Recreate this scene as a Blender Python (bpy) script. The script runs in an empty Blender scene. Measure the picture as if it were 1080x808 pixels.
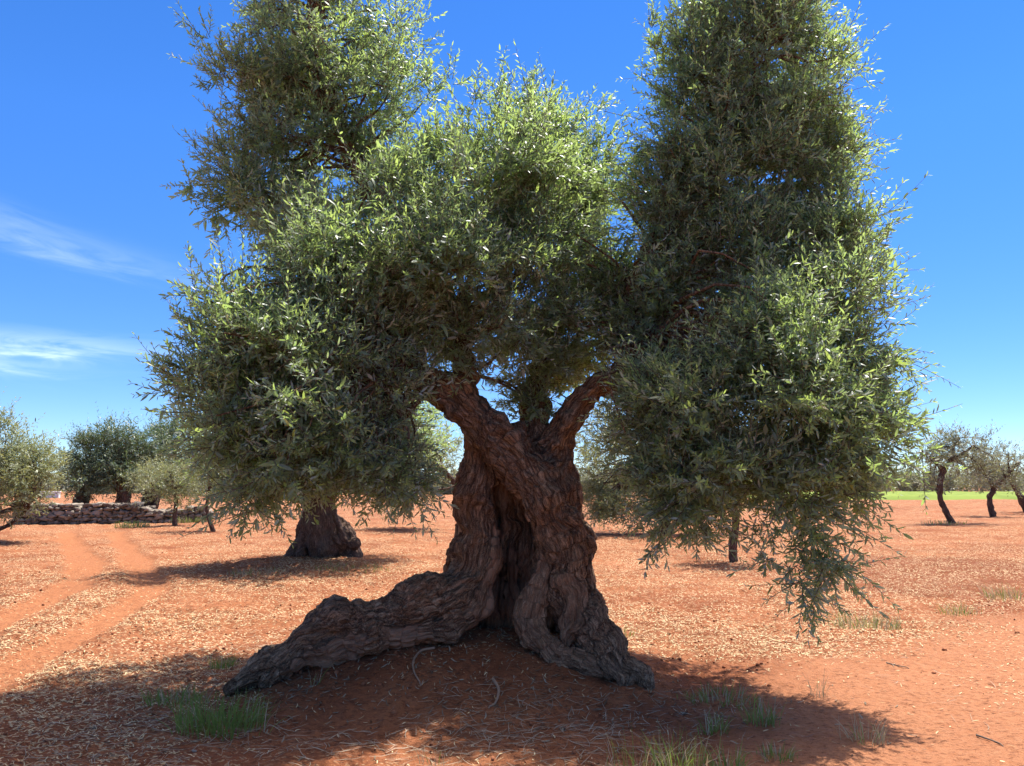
import bpy, math, random
import numpy as np

rng = np.random.default_rng(7)
random.seed(7)
D = bpy.data
S = bpy.context.scene
COL = S.collection
R = math.radians
TAU = 2 * math.pi

# ------------------------------------------------------------------ camera
F = 810.0                     # focal length in photo pixels (1080 wide)
PITCH = R(7.45)
EYE = 1.6
SUN_AZ, SUN_EL = R(46), R(67)

cam = D.cameras.new('camera')
cam.sensor_width = 36
cam.lens = F / 1080 * 36
cam.clip_end = 6000
cam.clip_start = 0.05
co = D.objects.new('camera', cam)
co.location = (0, 0, EYE)
co.rotation_euler = (R(90) + PITCH, 0, 0)
COL.objects.link(co)
S.camera = co


def P(x, y, Y):
    """photo pixel at world depth Y -> world point"""
    u, v = (x - 540) / F, (404 - y) / F
    dy = math.cos(PITCH) - v * math.sin(PITCH)
    dz = math.sin(PITCH) + v * math.cos(PITCH)
    t = Y / dy
    return np.array([u * t, Y, EYE + dz * t])


def G(x, y):
    """photo pixel on flat ground"""
    u, v = (x - 540) / F, (404 - y) / F
    dy = math.cos(PITCH) - v * math.sin(PITCH)
    dz = math.sin(PITCH) + v * math.cos(PITCH)
    t = -EYE / dz
    return np.array([u * t, dy * t, 0.0])


# ------------------------------------------------------------------ noise
NT = 64
_tab = np.random.default_rng(3).random((NT, NT, NT)).astype(np.float32)


def vnoise(p):
    p = np.asarray(p, dtype=np.float64)
    i = np.floor(p).astype(np.int64)
    f = p - i
    f = f * f * (3 - 2 * f)
    i0 = i % NT
    i1 = (i + 1) % NT
    x0, y0, z0 = i0[..., 0], i0[..., 1], i0[..., 2]
    x1, y1, z1 = i1[..., 0], i1[..., 1], i1[..., 2]
    fx, fy, fz = f[..., 0], f[..., 1], f[..., 2]
    c00 = _tab[x0, y0, z0] * (1 - fx) + _tab[x1, y0, z0] * fx
    c10 = _tab[x0, y1, z0] * (1 - fx) + _tab[x1, y1, z0] * fx
    c01 = _tab[x0, y0, z1] * (1 - fx) + _tab[x1, y0, z1] * fx
    c11 = _tab[x0, y1, z1] * (1 - fx) + _tab[x1, y1, z1] * fx
    a = c00 * (1 - fy) + c10 * fy
    b = c01 * (1 - fy) + c11 * fy
    return (a * (1 - fz) + b * fz) * 2 - 1


def fbm(p, o=4, g=0.5):
    s, a = 0, 1
    p = np.asarray(p, dtype=np.float64)
    for k in range(o):
        s = s + a * vnoise(p * (2.03 ** k) + 17.3 * k)
        a *= g
    return s


def nrm(v):
    return v / np.maximum(np.linalg.norm(v, axis=-1, keepdims=True), 1e-9)


def sstep(a, b, x):
    t = np.clip((x - a) / (b - a), 0, 1)
    return t * t * (3 - 2 * t)


# ------------------------------------------------------------------ mesh helpers
def mesh_np(name, V, faces=None, corners=None, sizes=None, mat=None, smooth=True):
    me = D.meshes.new(name)
    V = np.ascontiguousarray(V, dtype=np.float32)
    if faces is not None:
        corners = faces.ravel()
        sizes = np.full(len(faces), faces.shape[1])
    me.vertices.add(len(V))
    me.vertices.foreach_set('co', V.ravel())
    me.loops.add(len(corners))
    me.loops.foreach_set('vertex_index', np.ascontiguousarray(corners, dtype=np.int32))
    me.polygons.add(len(sizes))
    st = np.concatenate([[0], np.cumsum(sizes)[:-1]]).astype(np.int32)
    me.polygons.foreach_set('loop_start', st)
    me.update(calc_edges=True)
    if smooth:
        me.polygons.foreach_set('use_smooth', np.ones(len(sizes), dtype=bool))
    if mat:
        me.materials.append(mat)
    return me


def attr(me, name, data, kind='FLOAT'):
    a = me.attributes.new(name, kind, 'POINT')
    data = np.ascontiguousarray(data, dtype=np.float32)
    a.data.foreach_set('value' if kind == 'FLOAT' else 'vector', data.ravel())


def link(name, me, parent=None, loc=None):
    o = D.objects.new(name, me)
    COL.objects.link(o)
    if parent is not None:
        o.parent = parent
    if loc is not None:
        o.location = loc
    return o


def thing(name, label, cat, loc=(0, 0, 0), group=None):
    o = D.objects.new(name, None)
    o.empty_display_size = 0.2
    o.location = tuple(float(c) for c in loc)
    COL.objects.link(o)
    return tag(o, label, cat, group)


def tag(o, label, cat, group=None):
    o['label'] = label
    o['category'] = cat
    if group:
        o['group'] = group
    return o


# ------------------------------------------------------------------ materials
def mat(name):
    m = D.materials.new(name)
    m.use_nodes = True
    nt = m.node_tree
    nt.nodes.clear()
    out = nt.nodes.new('ShaderNodeOutputMaterial')
    return m, nt, out


class NB:
    """tiny node builder"""
    def __init__(s, nt):
        s.nt = nt

    def n(s, t, **kw):
        nd = s.nt.nodes.new(t)
        ins = kw.pop('ins', {})
        for k, v in kw.items():
            setattr(nd, k, v)
        for k, v in ins.items():
            if isinstance(v, bpy.types.NodeSocket):
                s.nt.links.new(v, nd.inputs[k])
            else:
                nd.inputs[k].default_value = v
        return nd

    def noise(s, vec, scale, detail=4, rough=0.55, dist=0.0):
        return s.n('ShaderNodeTexNoise', ins={'Vector': vec, 'Scale': scale, 'Detail': detail,
                                              'Roughness': rough, 'Distortion': dist}).outputs['Fac']

    def ramp(s, fac, a, b):
        return s.n('ShaderNodeMapRange', clamp=True, ins={0: fac, 1: a, 2: b, 3: 0.0, 4: 1.0}).outputs[0]

    def mix(s, fac, a, b, mode='MIX'):
        nd = s.n('ShaderNodeMix', data_type='RGBA', blend_type=mode)
        for k, v in ((0, fac), (6, a), (7, b)):
            if isinstance(v, bpy.types.NodeSocket):
                s.nt.links.new(v, nd.inputs[k])
            else:
                nd.inputs[k].default_value = v if k == 0 else (*v, 1)
        return nd.outputs[2]

    def math(s, op, a, b=0.0, c=None):
        ins = {0: a, 1: b}
        if c is not None:
            ins[2] = c
        return s.n('ShaderNodeMath', operation=op, ins=ins).outputs[0]

    def attr(s, name, out='Fac'):
        return s.n('ShaderNodeAttribute', attribute_name=name).outputs[out]

    def map(s, vec, scale):
        return s.n('ShaderNodeMapping', ins={'Vector': vec, 'Scale': scale}).outputs[0]


def leaf_material(name, top, under, young, trans, tfac=0.3, rough=0.38):
    m, nt, out = mat(name)
    b = NB(nt)
    t = b.attr('tint')
    t2 = b.attr('tone')
    top_c = b.mix(b.ramp(t, 0.55, 1.0), top, young)
    top_c = b.mix(b.math('GREATER_THAN', t, 0.985), top_c, (0.20, 0.15, 0.035))
    un_c = b.mix(b.ramp(t, 0.0, 1.0), under, tuple(c * 0.75 for c in under))
    back = b.n('ShaderNodeNewGeometry').outputs['Backfacing']
    c = b.mix(back, top_c, un_c)
    # twig-to-twig tone of the leaf itself: duller, browner flowering shoots
    c = b.mix(b.math('MULTIPLY', t2, 0.12), c, (0.16, 0.14, 0.075))
    pr = b.n('ShaderNodeBsdfPrincipled', ins={'Base Color': c, 'Roughness': rough, 'Specular IOR Level': 0.6})
    tc = b.mix(b.ramp(t, 0.3, 1.0), trans, (trans[0] * 1.35, trans[1] * 1.25, trans[2] * 0.9))
    tr = b.n('ShaderNodeBsdfTranslucent', ins={'Color': tc})
    mx = b.n('ShaderNodeMixShader', ins={0: tfac, 1: pr.outputs[0], 2: tr.outputs[0]})
    nt.links.new(mx.outputs[0], out.inputs[0])
    return m


def bark_material(name, dark, mid, light, scale=1.0, bump=0.6, dist=0.02):
    m, nt, out = mat(name)
    b = NB(nt)
    g = b.attr('grain', 'Vector')
    obj = b.n('ShaderNodeTexCoord').outputs['Object']
    gm = b.map(g, (1, 1, 0.8))
    n1 = b.noise(gm, 13 * scale, 6, 0.7, 1.2)
    n2 = b.noise(gm, 34 * scale, 5, 0.6, 0.3)
    n5 = b.noise(gm, 85 * scale, 4, 0.65, 0.5)
    n3 = b.noise(obj, 3.0, 4, 0.6)
    n4 = b.noise(obj, 95 * scale, 3, 0.65)
    vor = b.n('ShaderNodeTexVoronoi', feature='DISTANCE_TO_EDGE', ins={'Vector': gm, 'Scale': 30 * scale, 'Randomness': 1.0}).outputs[0]
    crack = b.math('MAXIMUM', b.ramp(vor, 0.0, 0.10), b.ramp(n1, 0.42, 0.62))
    c = b.mix(b.ramp(n1, 0.3, 0.7), dark, mid)
    c = b.mix(b.math('MULTIPLY', b.ramp(n2, 0.45, 0.7), 0.75), c, light)
    c = b.mix(b.math('MULTIPLY', b.ramp(n5, 0.56, 0.40), 0.8), c, tuple(0.5 * q for q in dark))
    c = b.mix(b.math('MULTIPLY', b.ramp(n3, 0.5, 0.75), 0.35), c, (0.20, 0.158, 0.115))
    c = b.mix(b.math('MULTIPLY', b.math('SUBTRACT', 1.0, crack), 0.55), c, tuple(0.45 * q for q in dark))
    c = b.mix(b.math('MULTIPLY', b.ramp(n4, 0.52, 0.68), 0.5), c, tuple(0.4 * q for q in dark))
    c = b.mix(b.math('MULTIPLY', b.ramp(n4, 0.46, 0.30), 0.35), c, light)
    w = b.attr('wood')
    wn = b.noise(gm, 26 * scale, 5, 0.7, 0.4)
    wc = b.mix(b.ramp(wn, 0.35, 0.65), (0.15, 0.075, 0.042), (0.42, 0.25, 0.15))
    c = b.mix(b.math('MULTIPLY', w, 0.85), c, wc)
    h = b.math('ADD', b.math('MULTIPLY', n1, 0.5), b.math('MULTIPLY', n2, 0.5))
    h = b.math('ADD', h, b.math('MULTIPLY', crack, 0.35))
    h = b.math('ADD', h, b.math('MULTIPLY', n5, 0.45))
    h = b.math('ADD', h, b.math('MULTIPLY', n4, 0.15))
    bp = b.n('ShaderNodeBump', ins={'Height': h, 'Strength': bump, 'Distance': dist * 1.4})
    pr = b.n('ShaderNodeBsdfPrincipled', ins={'Base Color': c, 'Roughness': 0.9, 'Specular IOR Level': 0.25, 'Normal': bp.outputs[0]})
    nt.links.new(pr.outputs[0], out.inputs[0])
    return m


M_leaf = leaf_material('olive_leaf', (0.118, 0.162, 0.122), (0.45, 0.50, 0.47), (0.165, 0.225, 0.085), (0.40, 0.57, 0.16), 0.43, 0.42)
M_leaf_pale = leaf_material('pale_olive_leaf', (0.15, 0.18, 0.085), (0.36, 0.38, 0.27), (0.22, 0.25, 0.10), (0.34, 0.38, 0.13), 0.3, 0.5)
M_leaf_dark = leaf_material('dark_evergreen_leaf', (0.10, 0.135, 0.078), (0.20, 0.23, 0.15), (0.16, 0.20, 0.09), (0.12, 0.20, 0.04), 0.25, 0.5)
M_leaf_far = leaf_material('far_olive_leaf', (0.17, 0.185, 0.13), (0.32, 0.32, 0.26), (0.16, 0.18, 0.09), (0.25, 0.28, 0.12), 0.3, 0.55)
M_bark = bark_material('olive_bark', (0.085, 0.043, 0.025), (0.33, 0.185, 0.098), (0.60, 0.42, 0.26), bump=1.0)
M_bark_far = bark_material('dark_bark', (0.065, 0.036, 0.025), (0.16, 0.092, 0.063), (0.26, 0.165, 0.115), 0.6, 0.5, 0.04)


def simple(name, c1, c2, scale, rough=0.9, trans=None, a='tint'):
    m, nt, out = mat(name)
    b = NB(nt)
    c = b.mix(b.attr(a), c1, c2)
    obj = b.n('ShaderNodeTexCoord').outputs['Object']
    n = b.noise(obj, scale, 4, 0.6)
    c = b.mix(b.math('MULTIPLY', b.ramp(n, 0.35, 0.7), 0.4), c, tuple(0.6 * q for q in c1))
    pr = b.n('ShaderNodeBsdfPrincipled', ins={'Base Color': c, 'Roughness': rough, 'Specular IOR Level': 0.25})
    sh = pr.outputs[0]
    if trans:
        tr = b.n('ShaderNodeBsdfTranslucent', ins={'Color': (*trans, 1)})
        sh = b.n('ShaderNodeMixShader', ins={0: 0.3, 1: sh, 2: tr.outputs[0]}).outputs[0]
    nt.links.new(sh, out.inputs[0])
    return m


M_twig = simple('twig_bark', (0.11, 0.085, 0.065), (0.17, 0.14, 0.11), 30)
M_grass = simple('green_grass', (0.13, 0.19, 0.04), (0.28, 0.33, 0.08), 5, 0.6, (0.25, 0.36, 0.06))
M_dry = simple('dry_grass', (0.42, 0.34, 0.20), (0.55, 0.47, 0.31), 5, 0.8, (0.4, 0.33, 0.18))
M_straw = simple('bleached_straw', (0.26, 0.20, 0.14), (0.46, 0.37, 0.26), 5, 0.8)
M_chip = simple('straw_chips', (0.40, 0.25, 0.12), (0.74, 0.60, 0.35), 5, 0.85)
M_clod = simple('soil_clod', (0.25, 0.088, 0.038), (0.37, 0.145, 0.068), 30, 0.95)
M_field = simple('field_green', (0.19, 0.27, 0.03), (0.30, 0.38, 0.06), 0.4, 0.8, (0.2, 0.35, 0.05))
M_stone = simple('limestone', (0.15, 0.118, 0.088), (0.36, 0.305, 0.24), 6, 0.95)
M_white = simple('limewash', (0.78, 0.77, 0.74), (0.8, 0.8, 0.78), 2, 0.9)
M_door = simple('door_paint', (0.10, 0.16, 0.12), (0.10, 0.16, 0.12), 2, 0.6)

# ------------------------------------------------------------------ ground height
TREE = P(545, 690, 7.0)
tracks = []
for poly in ([(-60, 690), (0, 657), (75, 622), (92, 596), (78, 575), (70, 562)],
             [(-120, 775), (0, 708), (95, 662), (160, 626), (152, 600), (132, 575), (122, 562)]):
    tracks.append(np.array([G(*q)[:2] for q in poly]))


def polydist(xy, poly):
    d = np.full(len(xy), 1e9)
    for a, c in zip(poly[:-1], poly[1:]):
        ab = c - a
        t = np.clip(((xy - a) @ ab) / (ab @ ab), 0, 1)
        d = np.minimum(d, np.linalg.norm(xy - (a + t[:, None] * ab), axis=1))
    return d


PATH = np.array([G(1300, 640)[:2], G(1090, 690)[:2], G(985, 760)[:2], G(900, 860)[:2], G(850, 1000)[:2]])


def track_mask(xy):
    m = np.zeros(len(xy))
    wob = 0.12 * vnoise(np.c_[xy * 0.9, np.zeros(len(xy))])
    for t in tracks:
        m = np.maximum(m, 1 - sstep(0.14, 0.40, polydist(xy, t) + wob))
    return m


def path_mask(xy):
    wob = 0.35 * fbm(np.c_[xy * 0.8, np.zeros(len(xy)) + 4], 3)
    return 1 - sstep(0.7, 1.75, polydist(xy, PATH) + wob)


def gz_big(xy):
    x, y = xy[:, 0], xy[:, 1]
    d = np.hypot((x + 0.45) / 1.9, (y - 7.0) / 1.5)
    z = 0.30 * (1 - sstep(0.2, 1.15, d))
    z = z + 0.05 * vnoise(np.c_[xy * 0.33, np.zeros(len(xy)) + 9])
    t2 = np.hypot(x + 4.05, y - 16.2)
    z = z + 0.12 * (1 - sstep(0.8, 3.0, t2))
    return z


def ground_z(xy, fine=True):
    xy = np.asarray(xy, dtype=np.float64)
    z = gz_big(xy)
    tm, pm = track_mask(xy), path_mask(xy)
    z = z - 0.035 * tm
    p3 = np.c_[xy, np.zeros(len(xy))]
    # ploughed rows running across the grove beyond the tree, lying slightly askew
    d = np.hypot((xy[:, 0] - TREE[0]) / 1.3, xy[:, 1] - TREE[1])
    till = sstep(2.2, 3.6, d) * (1 - 0.8 * tm) * (1 - pm) * sstep(5.5, 8.0, xy[:, 1] + 0.25 * np.abs(xy[:, 0]))
    ph = xy[:, 1] * 1.0 + xy[:, 0] * 0.10 + 0.35 * vnoise(p3 * 0.5 + 3)
    row = np.sin(ph * TAU / 0.55) * 0.5 + 0.5
    z = z + till * 0.035 * row * (0.6 + 0.6 * vnoise(p3 * 0.7))
    if fine:
        smooth = np.clip(0.75 * pm + 0.7 * tm, 0, 0.8)
        a = 1 - smooth
        cl = np.abs(vnoise(p3 * 7.0 + 1.7))
        z = z + a * (0.018 * fbm(p3 * 3.1, 3) + (0.008 + 0.024 * till) * (0.5 - cl) + 0.013 * vnoise(p3 * 17 + 5))
        z = z + 0.006 * vnoise(p3 * 34)
    return z


def gpt(x, y):
    """photo pixel -> point on the modelled ground"""
    g = G(x, y)
    t = np.linspace(0.4, 1.3, 2400)
    pts_ = g[None, :2] * t[:, None]
    rz = EYE * (1 - t)
    hit = np.argmax(rz <= ground_z(pts_, False))
    p = np.array([pts_[hit, 0], pts_[hit, 1], 0.0])
    p[2] = ground_z(p[None, :2])[0]
    return p


# ------------------------------------------------------------------ ground sheet
ang = np.concatenate([np.arange(-44, 44, 0.115), np.arange(44, 316, 4.0)])
rad = [0.5]
while rad[-1] < 4000:
    r_ = rad[-1]
    step = 0.0052 * r_ if 3.8 < r_ < 34 else (0.018 * r_ if r_ < 90 else 0.10 * r_)
    if r_ <= 3.8:
        step = 0.06 * r_
    rad.append(r_ + step)
rad = np.array(rad)
A_, R_ = np.meshgrid(np.radians(ang), rad)
gx, gy = R_ * np.sin(A_), R_ * np.cos(A_)
xy = np.c_[gx.ravel(), gy.ravel()]
fade = 1 - sstep(60, 200, R_.ravel())
gz = ground_z(xy) * fade
nr, na = len(rad), len(ang)
idx = np.arange(nr * na).reshape(nr, na)
nx_ = np.roll(idx, -1, axis=1)
quads = np.stack([idx[:-1], idx[1:], nx_[1:], nx_[:-1]], -1).reshape(-1, 4)
Vg = np.c_[xy, gz]
Vg = np.vstack([Vg, [[0, 0, gz[:na].mean()]]])
fan = np.stack([idx[0], nx_[0], np.full(na, nr * na)], -1)
corners = np.concatenate([quads.ravel(), fan.ravel()])
sizes = np.concatenate([np.full(len(quads), 4), np.full(len(fan), 3)])


def soil_material():
    m, nt, out = mat('red_soil')
    b = NB(nt)
    pos = b.n('ShaderNodeTexCoord').outputs['Object']
    n0 = b.noise(pos, 0.35, 4, 0.6)
    n1 = b.noise(pos, 2.2, 5, 0.65)
    n2 = b.noise(pos, 14, 5, 0.65)
    n3 = b.noise(pos, 70, 4, 0.6)
    n4 = b.noise(b.map(pos, (0.45, 1, 1)), 38, 4, 0.7)
    c = b.mix(b.ramp(n1, 0.3, 0.7), (0.215, 0.073, 0.031), (0.335, 0.130, 0.058))
    c = b.mix(b.math('MULTIPLY', b.ramp(n0, 0.4, 0.65), 0.5), c, (0.38, 0.155, 0.071))
    c = b.mix(b.math('MULTIPLY', b.ramp(n0, 0.5, 0.3), 0.55), c, (0.175, 0.050, 0.022))
    c = b.mix(b.math('MULTIPLY', b.ramp(n2, 0.5, 0.72), 0.55), c, (0.14, 0.042, 0.020))
    c = b.mix(b.math('MULTIPLY', b.ramp(n3, 0.55, 0.75), 0.35), c, (0.47, 0.235, 0.115))
    c = b.mix(b.math('MULTIPLY', b.attr('tilled'), 0.75), c, b.mix(b.ramp(n2, 0.35, 0.65), (0.13, 0.043, 0.021), (0.24, 0.085, 0.04)))
    rows = b.noise(b.map(pos, (0.35, 2.6, 1)), 1.3, 5, 0.6, 0.4)
    c = b.mix(b.math('MULTIPLY', b.math('MULTIPLY', b.ramp(rows, 0.45, 0.66), b.attr('litter')), 0.6), c, (0.205, 0.066, 0.030))
    # pale chips of straw and pruned leaf lying on the soil, too small to model far away
    dens = b.ramp(b.noise(pos, 0.9, 4, 0.6), 0.34, 0.56)
    chip = None
    for rot in (35, 100, 165):
        rv = b.n('ShaderNodeMapping', ins={'Vector': pos, 'Rotation': (0, 0, R(rot))}).outputs[0]
        v = b.n('ShaderNodeTexVoronoi', feature='F1', ins={'Vector': b.map(rv, (0.30, 1, 1)), 'Scale': 34.0, 'Randomness': 1.0})
        k_ = b.math('LESS_THAN', v.outputs['Distance'], 0.24)
        chip = k_ if chip is None else b.math('MAXIMUM', chip, k_)
    chip = b.math('MULTIPLY', chip, dens)
    lit = b.attr('litter')
    c = b.mix(b.math('MULTIPLY', b.math('MULTIPLY', chip, lit), 0.85), c, (0.66, 0.51, 0.30))
    c = b.mix(b.math('MULTIPLY', b.attr('path'), 0.8), c, b.mix(b.ramp(n2, 0.3, 0.7), (0.35, 0.142, 0.066), (0.44, 0.205, 0.105)))
    c = b.mix(b.math('MULTIPLY', b.attr('track'), 0.75), c, b.mix(b.ramp(n4, 0.35, 0.6), (0.40, 0.170, 0.076), (0.34, 0.132, 0.058)))
    c = b.mix(b.math('MULTIPLY', b.ramp(n4, 0.53, 0.64), 0.7), c, (0.115, 0.040, 0.021))
    h = b.math('ADD', b.math('MULTIPLY', n2, 0.6), b.math('MULTIPLY', n3, 0.35))
    h = b.math('ADD', h, b.math('MULTIPLY', n4, 0.6))
    bp = b.n('ShaderNodeBump', ins={'Height': h, 'Strength': 1.0, 'Distance': 0.04})
    pr = b.n('ShaderNodeBsdfPrincipled', ins={'Base Color': c, 'Roughness': 0.97, 'Specular IOR Level': 0.1, 'Normal': bp.outputs[0]})
    nt.links.new(pr.outputs[0], out.inputs[0])
    return m


me = mesh_np('ground', Vg, corners=corners, sizes=sizes, mat=soil_material())
tmk = np.append(track_mask(xy), 0)
pmk = np.append(path_mask(xy), 0)
dm = np.hypot((Vg[:, 0] - TREE[0]) / 1.4, Vg[:, 1] - TREE[1] + 0.6)
attr(me, 'track', tmk)
attr(me, 'path', pmk)
tl_ = G(985, 605)[:2]
td_ = np.hypot((Vg[:, 0] - tl_[0]) / 3.4, (Vg[:, 1] - tl_[1]) / 3.6) + 0.3 * fbm(np.c_[Vg[:, :2] * 0.5, np.zeros(len(Vg)) + 71], 3)
attr(me, 'tilled', 1 - sstep(0.55, 1.15, td_))
attr(me, 'litter', sstep(1.3, 2.6, dm) * (1 - 0.8 * tmk) * (1 - 0.85 * pmk))
g_ = link('ground', me)
g_['kind'] = 'structure'

# ------------------------------------------------------------------ implicit gnarled trunks
def catmull(pts, step):
    pts = np.asarray(pts, dtype=float)
    q = np.vstack([2 * pts[0] - pts[1], pts, 2 * pts[-1] - pts[-2]])
    out = []
    for i in range(1, len(q) - 2):
        p0, p1, p2, p3 = q[i - 1], q[i], q[i + 1], q[i + 2]
        n = max(2, int(np.linalg.norm(p2[:3] - p1[:3]) / step))
        t = np.linspace(0, 1, n, endpoint=False)[:, None]
        out.append(0.5 * ((2 * p1) + (-p0 + p2) * t + (2 * p0 - 5 * p1 + 4 * p2 - p3) * t ** 2 + (-p0 + 3 * p1 - 3 * p2 + p3) * t ** 3))
    out.append(pts[-1:])
    o = np.vstack(out)
    o[:, 3] = np.maximum(o[:, 3], 0.006)
    return o


def frames(c):
    t = nrm(np.gradient(c[:, :3], axis=0))
    n = np.zeros_like(t)
    a = np.array([0.3, 1.0, 0.1])
    for i in range(len(t)):
        a = a - t[i] * (a @ t[i])
        a = a / np.linalg.norm(a)
        n[i] = a
    return t, n, np.cross(t, n)


class Implicit:
    def __init__(s, lo, hi, h):
        s.lo, s.h = np.array(lo, float), h
        s.n = np.ceil((np.array(hi) - s.lo) / h).astype(int) + 1
        s.f = np.full(s.n, 1.0, dtype=np.float32)
        s.samples = []

    def seg(s, a, b, ra, rb, k, sub=False):
        m = max(ra, rb) + 0.12
        i0 = np.maximum(np.floor((np.minimum(a, b) - m - s.lo) / s.h).astype(int), 0)
        i1 = np.minimum(np.ceil((np.maximum(a, b) + m - s.lo) / s.h).astype(int) + 1, s.n)
        if (i1 <= i0).any():
            return
        X, Y, Z = [s.lo[d] + s.h * np.arange(i0[d], i1[d]) for d in range(3)]
        X, Y, Z = X[:, None, None] - a[0], Y[None, :, None] - a[1], Z[None, None, :] - a[2]
        ab = b - a
        L = max(ab @ ab, 1e-9)
        t = np.clip((X * ab[0] + Y * ab[1] + Z * ab[2]) / L, 0, 1)
        d = np.sqrt((X - t * ab[0]) ** 2 + (Y - t * ab[1]) ** 2 + (Z - t * ab[2]) ** 2) - (ra + (rb - ra) * t)
        sl = tuple(slice(i0[q], i1[q]) for q in range(3))
        f = s.f[sl]
        if sub:
            d = -d
            h = np.maximum(k - np.abs(f - d), 0) / k
            s.f[sl] = np.maximum(f, d) + h * h * k * 0.25
        else:
            h = np.maximum(k - np.abs(f - d), 0) / k
            s.f[sl] = np.minimum(f, d) - h * h * k * 0.25

    def chain(s, pts, k=0.05, cords=0, twist=1.2, wood=0.0, step=0.09, core=0.86, rnd=None, sub=False):
        c = catmull(pts, step)
        r0 = rnd or random.Random(int(abs(c[0, 0] * 1000)))
        core_k = core if cords else 1.0
        for i in range(len(c) - 1):
            s.seg(c[i, :3], c[i + 1, :3], c[i, 3] * core_k, c[i + 1, 3] * core_k, k, sub)
        t, n, b = frames(c)
        sl = np.concatenate([[0], np.cumsum(np.linalg.norm(np.diff(c[:, :3], axis=0), axis=1))])
        for q in range(cords):
            th0 = TAU * q / cords + r0.uniform(-.25, .25)
            rr = r0.uniform(0.17, 0.36)
            wob, wp = r0.uniform(0.1, 0.5), r0.uniform(0, 6)
            th = th0 + twist * sl + wob * np.sin(sl * 2.3 + wp)
            off = c[:, 3] * (1.06 - rr * r0.uniform(0.6, 1.0))
            cp = c[:, :3] + (n * np.cos(th)[:, None] + b * np.sin(th)[:, None]) * off[:, None]
            cr = c[:, 3] * rr * (1 + 0.25 * np.sin(sl * 5 + wp * 3))
            for i in range(len(c) - 1):
                s.seg(cp[i], cp[i + 1], cr[i], cr[i + 1], 0.010)
        if not sub:
            # rotate frame with the twist so that the bark grain spirals
            ct, st = np.cos(twist * sl)[:, None], np.sin(twist * sl)[:, None]
            N, B = n * ct + b * st, -n * st + b * ct
            s.samples.append(np.c_[c[:, :3], N, B, t, sl + 3.1 * len(s.samples), c[:, 3], np.full(len(c), wood)])

    def ball(s, p, r, k=0.08, sub=False):
        p = np.asarray(p, float)
        s.seg(p, p + 1e-4, r, r, k, sub)

    def mesh(s, name, mat, amp=0.013, gs=11, warp=0.03):
        f = s.f
        ins = f < 0
        m = np.zeros(np.array(f.shape) - 1, dtype=np.int8)
        offs = [(i, j, k) for i in (0, 1) for j in (0, 1) for k in (0, 1)]
        n = m.shape
        for (i, j, k) in offs:
            m += ins[i:i + n[0], j:j + n[1], k:k + n[2]]
        cells = np.argwhere((m > 0) & (m < 8))
        vid = np.full(n, -1, dtype=np.int32)
        vid[tuple(cells.T)] = np.arange(len(cells))
        acc = np.zeros((len(cells), 3))
        cnt = np.zeros(len(cells))
        for a in offs:
            for ax in range(3):
                if a[ax] == 1:
                    continue
                bb = list(a)
                bb[ax] = 1
                fa = f[tuple((cells + a).T)]
                fb = f[tuple((cells + bb).T)]
                cr = (fa < 0) != (fb < 0)
                t = np.where(cr, fa / np.where(cr, fa - fb, 1), 0)
                p = np.array(a) + t[:, None] * (np.array(bb) - np.array(a))
                acc[cr] += p[cr]
                cnt[cr] += 1
        V = s.lo + s.h * (cells + acc / cnt[:, None])
        Fc = []
        for ax in range(3):
            u, v = (ax + 1) % 3, (ax + 2) % 3
            sa = [slice(1, -1)] * 3
            sb = [slice(1, -1)] * 3
            sa[ax], sb[ax] = slice(0, -1), slice(1, None)
            A, B = ins[tuple(sa)], ins[tuple(sb)]
            e = np.argwhere(A != B)
            base = e + 1
            base[:, ax] -= 1
            sg = A[tuple(e.T)]
            du, dv = np.zeros(3, int), np.zeros(3, int)
            du[u], dv[v] = 1, 1
            q = np.stack([vid[tuple((base - du - dv).T)], vid[tuple((base - dv).T)], vid[tuple(base.T)], vid[tuple((base - du).T)]], -1)
            q[~sg] = q[~sg][:, ::-1]
            Fc.append(q)
        Fc = np.vstack(Fc)
        Fc = Fc[(Fc >= 0).all(1)]
        # grain coordinates from the nearest limb axis
        Sm = np.vstack(s.samples)
        gr = np.zeros((len(V), 3))
        wd = np.zeros(len(V))
        for i in range(0, len(V), 4000):
            v = V[i:i + 4000]
            d = np.linalg.norm(v[:, None] - Sm[None, :, :3], axis=2) - Sm[None, :, 13]
            j = d.argmin(1)
            q = Sm[j]
            r = v - q[:, :3]
            gr[i:i + 4000] = np.c_[(r * q[:, 3:6]).sum(1), (r * q[:, 6:9]).sum(1), (q[:, 12] + (r * q[:, 9:12]).sum(1)) * 0.16]
            wd[i:i + 4000] = q[:, 14]
        me = mesh_np(name, V, faces=Fc)
        N = np.zeros(len(V) * 3, dtype=np.float32)
        me.vertices.foreach_get('normal', N)
        N = N.reshape(-1, 3)
        V = V + warp * np.c_[vnoise(V * 6), vnoise(V * 6 + 9), vnoise(V * 6 + 23)] * 0.5
        rid = 1 - np.abs(fbm(gr * gs + 0.5 * vnoise(V * 4)[:, None], 3)) * 2
        fine = vnoise(gr * gs * 3.1)
        lump = fbm(V * 5.5, 3)
        V = V + N * (amp * rid + amp * 0.5 * fine + 1.6 * amp * lump)[:, None]
        me2 = mesh_np(name, V, faces=Fc, mat=mat)
        attr(me2, 'grain', gr, 'FLOAT_VECTOR')
        wn = sstep(-0.25, 0.35, fbm(V * 4.5, 3) + 0.35)
        attr(me2, 'wood', wd * wn)
        D.meshes.remove(me)
        return me2


def ch(*q):
    return [np.r_[P(x, y, Y), r] for (x, y, Y, r) in q]


imp = Implicit((-3.0, 5.7, -0.35), (3.2, 8.3, 6.6), 0.0118)
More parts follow.
